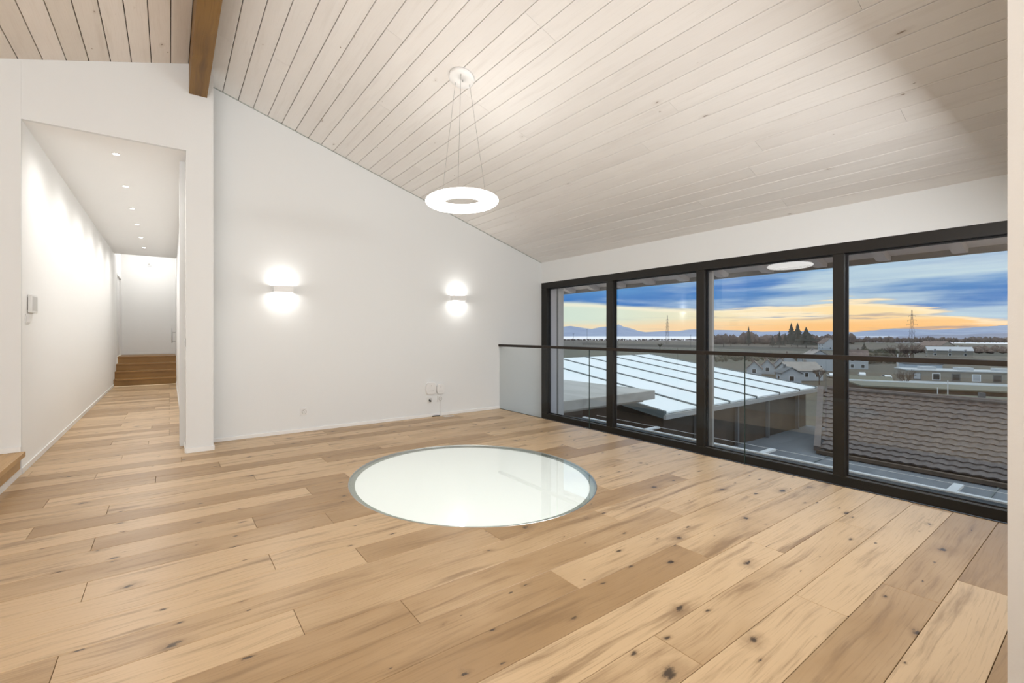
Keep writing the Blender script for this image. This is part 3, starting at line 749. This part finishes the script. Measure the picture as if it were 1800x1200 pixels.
for t in tiles[300:]:
    b2 = bmesh.new(); b2.from_mesh(t[4]); b2.transform(Matrix.Translation((t[2].x, t[5], t[2].z)) @ Matrix.Rotation(-t[3], 4, 'Y'))
    tmp = bpy.data.meshes.new('t'); b2.to_mesh(tmp); b2.free(); bm.from_mesh(tmp); bpy.data.meshes.remove(tmp)
me = bpy.data.meshes.new('roof_tiles_rest'); bm.to_mesh(me); bm.free(); me.materials.append(M['clay_tile'])
o = bpy.data.objects.new('tile_field', me); COL.objects.link(o); o.parent = tl; o['kind'] = 'stuff'
for i in range(25):
    bm = new(); tube(bm, (25.52, -3+i*.43, -1.27), (25.52, -3+i*.43+.45, -1.26), .11, .10, 8); obj('ridge_tile', bm, 'clay_tile', tl)

# ------------------------------------------------------------ landscape
GZ = -14.0
def G(px, py=None, D=None, z=GZ):
    """ground point seen at px, either at row py or at depth D"""
    r = (px-PPX)/FPX
    if D is None: D = FPX*(EYE-z)/(py-HOR)
    return Vector((D*(SN+CS*r), D*(CS-SN*r), z))
# ground sheet: polar grid ahead of the window, gently rolling, ending above the lake
bm = new(); rowsv = []
for i, D in enumerate([6, 25, 50, 80, 120, 170, 230, 300, 380, 470, 580, 700, 840, 985, 1010, 1100, 4200]):
    rv_ = []
    for j in range(33):
        a = math.radians(-62+j*4.4)           # around +X
        x, y = D*1.05*math.cos(a)+0, D*1.05*math.sin(a)
        z = GZ + (noise.noise(Vector((x*.01, y*.01, 0)))*1.2 if 60 < D < 900 else 0)
        if D > 1000: z = GZ-12
        if D > 1050: z = -61.5
        rv_.append(bm.verts.new((x+6.5, y, z)))
    rowsv.append(rv_)
for a, b in zip(rowsv, rowsv[1:]):
    for j in range(32): bm.faces.new((a[j], a[j+1], b[j+1], b[j]))
g = obj('ground_fields', bm, 'winter_fields', None, True); struct(g, 'brown and olive winter fields stretching to the lake')
bm = new(); vs = [bm.verts.new(p) for p in ((3000, -16000, -60), (26000, -16000, -60), (26000, 26000, -60), (-6000, 26000, -60), (-2000, 3600, -60), (1500, 3400, -60))]
bm.faces.new(vs); struct(obj('lake', bm, 'lake_water'), 'pale calm lake below the mountains')
# mountains: ridge heights in metres by bearing
def ridge(name, m, prof, D, depth, label, foot=-62, seed=0, rough=.05):
    bm = new(); cols = []
    xs = []
    for (x0, h0), (x1, h1) in zip(prof, prof[1:]):
        n = max(2, int(abs(x1-x0)/4))
        for i in range(n): xs.append((x0+(x1-x0)*i/n, h0+(h1-h0)*i/n))
    xs.append(prof[-1])
    for x, h in xs:
        hz = h*D/FPX*(1+rough*noise.noise(Vector((x*.09, seed, 0))))
        row = []
        for q, f_ in ((0, 0), (.2, .38), (.45, .72), (.75, 1.0), (1.3, .7), (2, 0)):
            p = G(x, D=D+depth*q, z=0); bump = noise.noise(Vector((x*.05, q*3, seed)))*.12*(1-f_) if 0 < f_ < 1 else 0
            zz = foot if f_ == 0 else EYE+(hz)*(D+depth*q)/(D+depth*.75)*(f_+bump) + (0 if f_ == 1 else foot*(1-f_))
            row.append(bm.verts.new((p.x, p.y, zz)))
        cols.append(row)
    for a, b in zip(cols, cols[1:]):
        for j in range(5): bm.faces.new((a[j], b[j], b[j+1], a[j+1]))
    o = obj(name, bm, m, None, True); return struct(o, label)
ridge('mountain_range', 'mountain_haze_blue', [(900, 12), (960, 13), (985, 14), (1003, 16), (1018, 13), (1040, 9.5), (1052, 13), (1066, 14.5), (1080, 16), (1087, 19.5), (1096, 14.5), (1110, 10.5), (1122, 5.5), (1135, 3), (1150, 4), (1170, 5.5), (1190, 5), (1210, 8), (1226, 9), (1250, 8), (1300, 6.5), (1340, 4), (1380, 5), (1440, 5), (1500, 3), (1540, 7), (1572, 10.5), (1600, 10), (1640, 8), (1680, 10), (1720, 14), (1773, 18), (1840, 20), (1950, 14)], 9500, 2600, 'hazy blue mountain range beyond the lake', seed=3)
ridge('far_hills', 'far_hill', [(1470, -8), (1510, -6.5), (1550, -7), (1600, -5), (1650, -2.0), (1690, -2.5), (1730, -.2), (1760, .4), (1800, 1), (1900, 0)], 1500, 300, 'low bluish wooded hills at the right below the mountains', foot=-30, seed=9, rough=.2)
# tree belts (nobody could count the trees in them)
def belt(name, px0, px1, D, h, depth, m, label, seed, base_=GZ):
    bm = new(); n = int((px1-px0)/1.6)
    rnd = random.Random(seed)
    for i in range(n):
        px = px0+(px1-px0)*(i+rnd.random())/n; dd = D+rnd.uniform(0, depth); p = G(px, D=dd, z=base_)
        hh = h*rnd.uniform(.65, 1.15)*(1+.35*noise.noise(Vector((px*.04, seed, 0)))); r = hh*rnd.uniform(.28, .5)
        b2 = bmesh.ops.create_icosphere(bm, subdivisions=1, radius=1)['verts']
        for v in b2: v.co = Vector((v.co.x*r*(1+rnd.uniform(-.3, .3)), v.co.y*r*(1+rnd.uniform(-.3, .3)), v.co.z*hh*.55*(1+rnd.uniform(-.2, .25))))+Vector((p.x, p.y, base_+hh*.5))
    o = obj(name, bm, m); return tag(o, label, 'trees', kind='stuff')
belt('shore_woodland', 960, 1300, 930, 3.6, 60, 'hedge_brown', 'thin brown tree line along the near lake shore', 1)
belt('distant_woodland', 1235, 1500, 620, 12.5, 80, 'hedge_brown', 'dark brown woodland band behind the tall conifers', 2)
belt('dark_woodland', 1480, 1800, 730, 8.0, 100, 'hedge_brown', 'dark woodland band at the right above the fields', 3)
belt('olive_scrub', 1508, 1600, 222, 6.0, 40, 'winter_olive', 'olive brown scrub left of the pale blue building', 4)
belt('roadside_scrub', 1235, 1420, 235, 2.6, 50, 'winter_olive', 'low olive scrub behind the brown roofed row houses', 5)
belt('field_hedge', 1600, 1790, 330, 4.5, 60, 'winter_twigs', 'grey brown hedge across the field at the right', 6)
belt('near_bushes', 1618, 1690, 70, 3.6, 10, 'winter_olive', 'dark bushes in front of the long flat-roofed building', 8)
# single trees
def conifer(px, D, h, label, group, wd=.26):
    p = G(px, D=D); t = thing('conifer', label, 'tree', p, random.uniform(0, 6), group)
    bm = new(); n = 7
    for i in range(n):
        f = i/n; z0 = h*(.12+.85*f); r = h*wd*(1-f)*random.uniform(.8, 1.15)+h*.02
        rim_ = [bm.verts.new((r*(1 if k % 2 else .6)*random.uniform(.8, 1.15)*math.cos(2*PI*k/12), r*(1 if k % 2 else .6)*random.uniform(.8, 1.15)*math.sin(2*PI*k/12), z0)) for k in range(12)]
        tp = bm.verts.new((0, 0, z0+h*.24))
        for k in range(12): bm.faces.new((rim_[k], rim_[(k+1) % 12], tp))
    obj('foliage', bm, 'conifer_green', t)
    bm = new(); tube(bm, (0, 0, -1), (0, 0, h*.95), h*.018, h*.004, 6); obj('trunk', bm, 'bark', t)
def baretree(px, D, h, label, group, m='winter_twigs', wd=.4, pale=False, z=GZ):
    p = G(px, D=D, z=z); t = thing('bare_tree', label, 'tree', p, random.uniform(0, 6), group)
    bm = new(); tube(bm, (0, 0, -1), (0, 0, h*.45), h*.028, h*.014, 6); obj('trunk', bm, 'pole_white' if pale else 'bark', t)
    bm = new()
    def br(a, d, L, r, lv):
        e = a+d*L; tube(bm, a, e, r, r*.6, 4)
        if lv == 0: return
        for q in range(4):
            nd = (d+Vector((random.uniform(-1, 1), random.uniform(-1, 1), random.uniform(-.1, .7)))*.75).normalized()
            br(a+d*L*random.uniform(.45, 1), nd, L*.66, r*.55, lv-1)
    for q in range(6):
        a = 2*PI*q/6; br(Vector((0, 0, h*random.uniform(.22, .42))), Vector((math.cos(a)*wd*1.4, math.sin(a)*wd*1.4, .9)).normalized(), h*.27, h*.017, 3)
    obj('branches', bm, m, t)
g1 = 'tall conifers in the distant park'
conifer(1316, 560, 23, 'slim lone conifer left of the dark park trees', g1, .16)
conifer(1370, 500, 17, 'dark conifer in the middle of the distant park', g1)
conifer(1391, 560, 27, 'tallest slim cedar-like conifer with bare tip', g1, .3)
conifer(1402, 520, 26, 'tall dark conifer just left of the broad one', g1, .34)
conifer(1417, 480, 21, 'broad dark rounded conifer at the right of the park', g1, .6)
conifer(1358, 510, 13, 'short dark conifer at the left of the park', g1)
conifer(1380, 540, 15, 'small dark conifer between the two tall pairs', g1, .3)
conifer(1454, 470, 12, 'small conifer beside the distant white gabled house', g1, .25)
conifer(1519, 300, 8.5, 'rounded dark conifer just right of the third mullion', 'conifers by the third mullion', .4)
conifer(1484, 300, 8, 'dark conifer half hidden by the third mullion', 'conifers by the third mullion', .35)
g2 = 'bare trees on the skyline'
baretree(1272, 520, 17, 'larger bare tree on the skyline beyond the white roof', g2)
baretree(1285, 540, 14, 'smaller bare tree just right of the large skyline tree', g2)
baretree(1160, 420, 7.5, 'round-topped shrubby tree left of the slim pylon foot', g2, 'winter_olive', .6)
baretree(1578, 200, 13.5, 'wide bare birch clump in front of the lattice pylon', 'bare birches', pale=True, wd=.7)
baretree(1598, 205, 13, 'bare birch reaching up beside the lattice pylon', 'bare birches', pale=True, wd=.5)
baretree(1592, 118, 6.5, 'bare garden tree in front of the pale blue building', 'garden trees', pale=True, z=GZ)
baretree(1752, 62, 5.5, 'white-barked shrub beyond the ridge at far right', 'garden trees', pale=True, wd=.9, z=-12)
baretree(1440, 135, 5.5, 'rusty bare bush before the white gabled house', 'garden trees', wd=.6)
# pylons
def pylon(px, D, h, label):
    p = G(px, D=D); t = thing('power_pylon', label, 'pylon', p, math.radians(58))
    bm = new(); w0 = h*.05; zs = [0, .25, .45, .6, .72, .82, .9, 1]
    wd = lambda f: w0*(1-f)+.12
    for sx in (-1, 1):
        for sy_ in (-1, 1):
            for a, b in zip(zs, zs[1:]): tube(bm, (sx*wd(a), sy_*wd(a), a*h), (sx*wd(b), sy_*wd(b), b*h), .10, n=4)
    for a, b in zip(zs, zs[1:]):
        for s_ in (-1, 1):
            tube(bm, (-wd(a), s_*wd(a), a*h), (wd(b), s_*wd(b), b*h), .07, n=4); tube(bm, (wd(a), s_*wd(a), a*h), (-wd(b), s_*wd(b), b*h), .07, n=4)
            tube(bm, (s_*wd(a), -wd(a), a*h), (s_*wd(b), wd(b), b*h), .07, n=4)
    obj('lattice_mast', bm, 'pylon_steel', t)
    for f, L in ((.42, .10), (.60, .15), (.72, .12), (.84, .09)):
        bm = new(); tube(bm, (-h*L, 0, f*h), (0, 0, f*h+h*.02), .10, n=4); tube(bm, (h*L, 0, f*h), (0, 0, f*h+h*.02), .10, n=4); tube(bm, (-h*L, 0, f*h), (h*L, 0, f*h), .09, n=4)
        for s_ in (-1, 1): tube(bm, (s_*h*L*.95, 0, f*h), (s_*h*L*.95, 0, f*h-h*.03), .09, n=4)
        obj('cross_arm', bm, 'pylon_steel', t)
pylon(1173, 620, 41, 'slender lattice power pylon standing before the lake')
pylon(1603, 520, 43, 'lattice power pylon against the orange sunset band')
for px, D, h, lab in ((1008, 640, 15, 'short lamp-topped pole on the shore, left of the first mullion'), (1032, 700, 22, 'thin grey pole on the shore beside the first mullion'), (1214, 500, 14, 'dark pole on the shore just left of the middle mullion')):
    t = thing('utility_pole', lab, 'pole', G(px, D=D)); bm = new(); tube(bm, (0, 0, -1), (0, 0, h), .22, .16, 6); obj('mast', bm, 'pylon_steel', t)
    bm = new(); tube(bm, (-1.2, .6, h-.4), (1.2, -.6, h-.4), .18, n=6); obj('cross_arm', bm, 'pylon_steel', t)
# houses
def house(name, px, D, L, Wd, H, rise, rz, wm, rm, label, ov=.4, win=3, cat='house', z=GZ, group=None):
    p = G(px, D=D, z=z); t = thing(name, label, cat, p, math.radians(rz), group)
    bm = new(); a, b = L/2, Wd/2
    prism(bm, [(-a, -b, -1), (-a, b, -1), (-a, b, H), (-a, 0, H+rise-.02), (-a, -b, H)], (L, 0, 0)); obj('walls', bm, wm, t)
    for s_ in (1, -1):
        bm = new(); e = b+ov; ez = H-rise*ov/b
        prism(bm, [(-a-ov, 0, H+rise+.05), (-a-ov, s_*e, ez+.05), (-a-ov, s_*e, ez+.25), (-a-ov, 0, H+rise+.28)], (L+2*ov, 0, 0)); obj('roof_slope', bm, rm, t)
    for s_ in (1, -1):
        for i in range(win):
            x = -a+L*(i+.5)/win
            for zz in ([.9] if H < 4 else [.9, 3.6]):
                f = box('window', 'white_angle', (x-.62, x+.62, s_*b-.05, s_*b+.05, zz-.1, zz+1.5), t)
                box('glass', 'window_dark', (x-.5, x+.5, s_*b-.07, s_*b+.07, zz, zz+1.38), f)
    for s_ in (1, -1):
        f = box('window', 'white_angle', (s_*a-.05, s_*a+.05, -.7, .7, .8, 2.4), t); box('glass', 'window_dark', (s_*a-.07, s_*a+.07, -.58, .58, .9, 2.3), f)
    bm = new(); bx(bm, a*.4, a*.4+.6, .3, .9, H, H+rise+.9); obj('chimney', bm, rm, t)
    return t
gh = 'brown-roofed row houses below the woodland'
DH = 172
house('row_house', 1326, 164, 7, 4.5, 2.5, 2.5, 22, 'house_white', 'roof_tile_far', 'left brown-roofed row house with white gable', win=2, group=gh)
house('row_house', 1349, 171, 7, 4.5, 2.6, 2.7, 22, 'house_white', 'roof_tile_far', 'second brown-roofed row house from the left', win=2, group=gh)
house('row_house', 1371, 177, 7, 4.5, 2.8, 2.8, 22, 'house_white', 'roof_tile_far', 'third brown-roofed row house, beside the beige roof', win=2, group=gh)
house('row_house', 1386, 196, 7, 5.6, 3.0, 3.4, 22, 'house_white', 'roof_tile_far', 'rearmost brown-roofed row house at the right', win=2, group=gh)
house('bungalow', 1404, 150, 10, 8, 3.0, 2.4, -40, 'house_white', 'roof_beige', 'low house with a pale beige hipped-looking roof', win=3)
house('garden_shed', 1386, 136, 4.5, 5, 3.2, 1.6, 40, 'house_white', 'roof_slate', 'small white outbuilding with dark garage opening', win=1, cat='shed')
house('white_house', 1434, 182, 9, 10, 5.0, 3.4, 35, 'house_white', 'roof_beige', 'large white gabled house beside the third mullion', win=2)
house('annexe', 1461, 205, 8, 7, 3.2, 2.0, -50, 'house_white', 'roof_tile_far', 'white annexe with brown roof right of the gabled house', win=2)
house('far_house', 1454, 420, 12, 10, 6, 5, 40, 'house_white', 'roof_tile_far', 'tiny white house among the distant park trees', win=2)
house('farmhouse', 1645, 430, 20, 14, 3.5, 4.2, 60, 'house_beige', 'roof_tile_far', 'distant brown-roofed farmhouse in the field', win=3)
house('white_barn', 1667, 290, 20, 9, 4.2, 2.2, -72, 'house_beige', 'house_white', 'long distant barn with bright white roof', win=3)
house('roadside_house', 1496, 190, 10, 9, 5.0, 3.0, -70, 'house_white', 'roof_tile_far', 'white house half hidden by the third mullion', win=3)
# pale blue house and long flat-roofed building
t = thing('blue_house', 'pale blue rendered building with two small dark windows', 'house', G(1617, D=150), math.radians(-68))
box('walls', 'house_blue', (-4.4, 4.4, -4, 4, -1, 5.0), t); box('roof_cap', 'roof_slate', (-4.6, 4.6, -4.2, 4.2, 5.0, 5.3), t)
for zz in (2.6, .4):
    f = box('window', 'white_angle', (.2, 1.2, -4.05, -3.99, zz, zz+1.2), t); box('glass', 'window_dark', (.3, 1.1, -4.08, -4.051, zz+.1, zz+1.1), f)
t = thing('long_building', 'long beige flat-roofed building with white roof edge', 'building', G(1712, D=133), math.radians(-62))
box('walls', 'house_beige', (-16, 22, -5, 5, -1, 3.9), t); box('roof_edge', 'house_white', (-16.3, 22.3, -5.3, 5.3, 3.9, 4.2), t)
box('terrace', 'roof_slate', (-18, 24, -8, -5.01, -1, .9), t); box('terrace_edge', 'white_angle', (-18.1, 24.1, -8.2, -8.01, .7, 1.05), t)
for i in range(9):
    x = -14+i*4.2; f = box('window', 'white_angle' if i % 2 else 'roof_slate', (x-.9, x+.9, -5.08, -5.01, 1.2, 3.3), t); box('glass', 'window_dark' if i % 3 else 'house_white', (x-.7, x+.7, -5.12, -5.081, 1.4, 3.1), f)
for i in range(4): box('roof_unit', 'house_white', (-12+i*8, -8.6+i*8, -1.5, 1.5, 4.21, 5.0), t)
t = thing('low_hall', 'low dark hall with a thin white roof edge behind the tiled roof', 'building', G(1628, D=94), math.radians(-62))
box('walls', 'brown_shade', (-12, 15, -7, 4, -1, 4.0), t); box('roof', 'roof_green', (-12.2, 15.2, -7.2, 4.2, 4.0, 4.3), t); box('roof_edge', 'white_angle', (-12.3, 15.3, 4.21, 4.5, 4.0, 4.6), t)
t = thing('greenhouse', 'small glasshouse with green tinted walls beside the hall', 'greenhouse', G(1520, D=118), math.radians(-62))
box('walls', 'house_blue', (-6, 5, -3, 3, -1, 2.6), t)
bm = new(); prism(bm, [(-6.2, -3.2, 2.6), (-6.2, 3.2, 2.6), (-6.2, 0, 4.0)], (11.4, 0, 0)); obj('roof', bm, 'roof_green', t)
for i in range(6): box('glazing_bar', 'white_angle', (-6+i*2.2, -5.9+i*2.2, -3.06, -3.0, -1, 2.6), t)
t = thing('striped_roof_house', 'low grey-green ribbed roof just beyond the tiled ridge', 'building', G(1735, D=56, z=-8.6), math.radians(-62))
bm = new(); prism(bm, [(-9, -4, 0), (-9, 4, 0), (-9, 4, .6), (-9, 0, 1.9), (-9, -4, .6)], (18, 0, 0)); obj('roof', bm, 'roof_green', t)
for i in range(24): box('roof_rib', 'roof_slate', (-8.8+i*.75, -8.7+i*.75, -4.05, -3.9, .55, .72), t)
box('walls', 'house_beige', (-8.6, 8.6, -3.7, 3.7, -5.4, 0), t)
box('vent', 'roof_slate', (-1, -.5, -1, -.5, 1.5, 2.4), t)
# cars
def car(px, D, rz, m, label, group):
    p = G(px, D=D); t = thing('parked_car', label, 'car', p, math.radians(rz), group)
    bm = new(); prism(bm, [(-2.1, -.85, .35), (2.1, -.85, .35), (2.15, -.85, .8), (1.2, -.85, .95), (.6, -.85, 1.42), (-1.2, -.85, 1.45), (-1.9, -.85, .98), (-2.15, -.85, .85)], (0, 1.7, 0)); obj('body', bm, m, t, False, .05)
    bm = new(); prism(bm, [(-1.6, -.87, .98), (1.0, -.87, .98), (.5, -.87, 1.36), (-1.15, -.87, 1.38)], (0, 1.74, 0)); obj('windows', bm, 'window_dark', t)
    for x in (-1.3, 1.35):
        for y in (-.85, .75):
            bm = new(); tube(bm, (x, y, .33), (x, y+.1, .33), .33, n=12); obj('wheel', bm, 'car_dark', t)
car(1515, 158, 20, 'car_white', 'white car parked farthest left near the glasshouse', 'cars on the street')
car(1543, 140, 35, 'car_dark', 'dark car parked between the two white cars', 'cars on the street')
car(1558, 148, 30, 'car_white', 'white car parked right of the dark car', 'cars on the street')
car(1426, 160, 40, 'car_dark', 'dark car in front of the white gabled house', 'cars on the street')
car(1461, 155, 30, 'car_white', 'white car parked at the annexe by the mullion', 'cars on the street')
for px, D, h, lab in ((1666, 60, 4.4, 'white mast rising behind the tiled ridge'), (1648, 62, 3.2, 'shorter thin mast left of the white mast')):
    t = thing('antenna_mast', lab, 'mast', G(px, D=D, z=-9.5)); bm = new(); tube(bm, (0, 0, -4.5), (0, 0, h), .07, .05, 6); obj('mast', bm, 'pole_white', t)
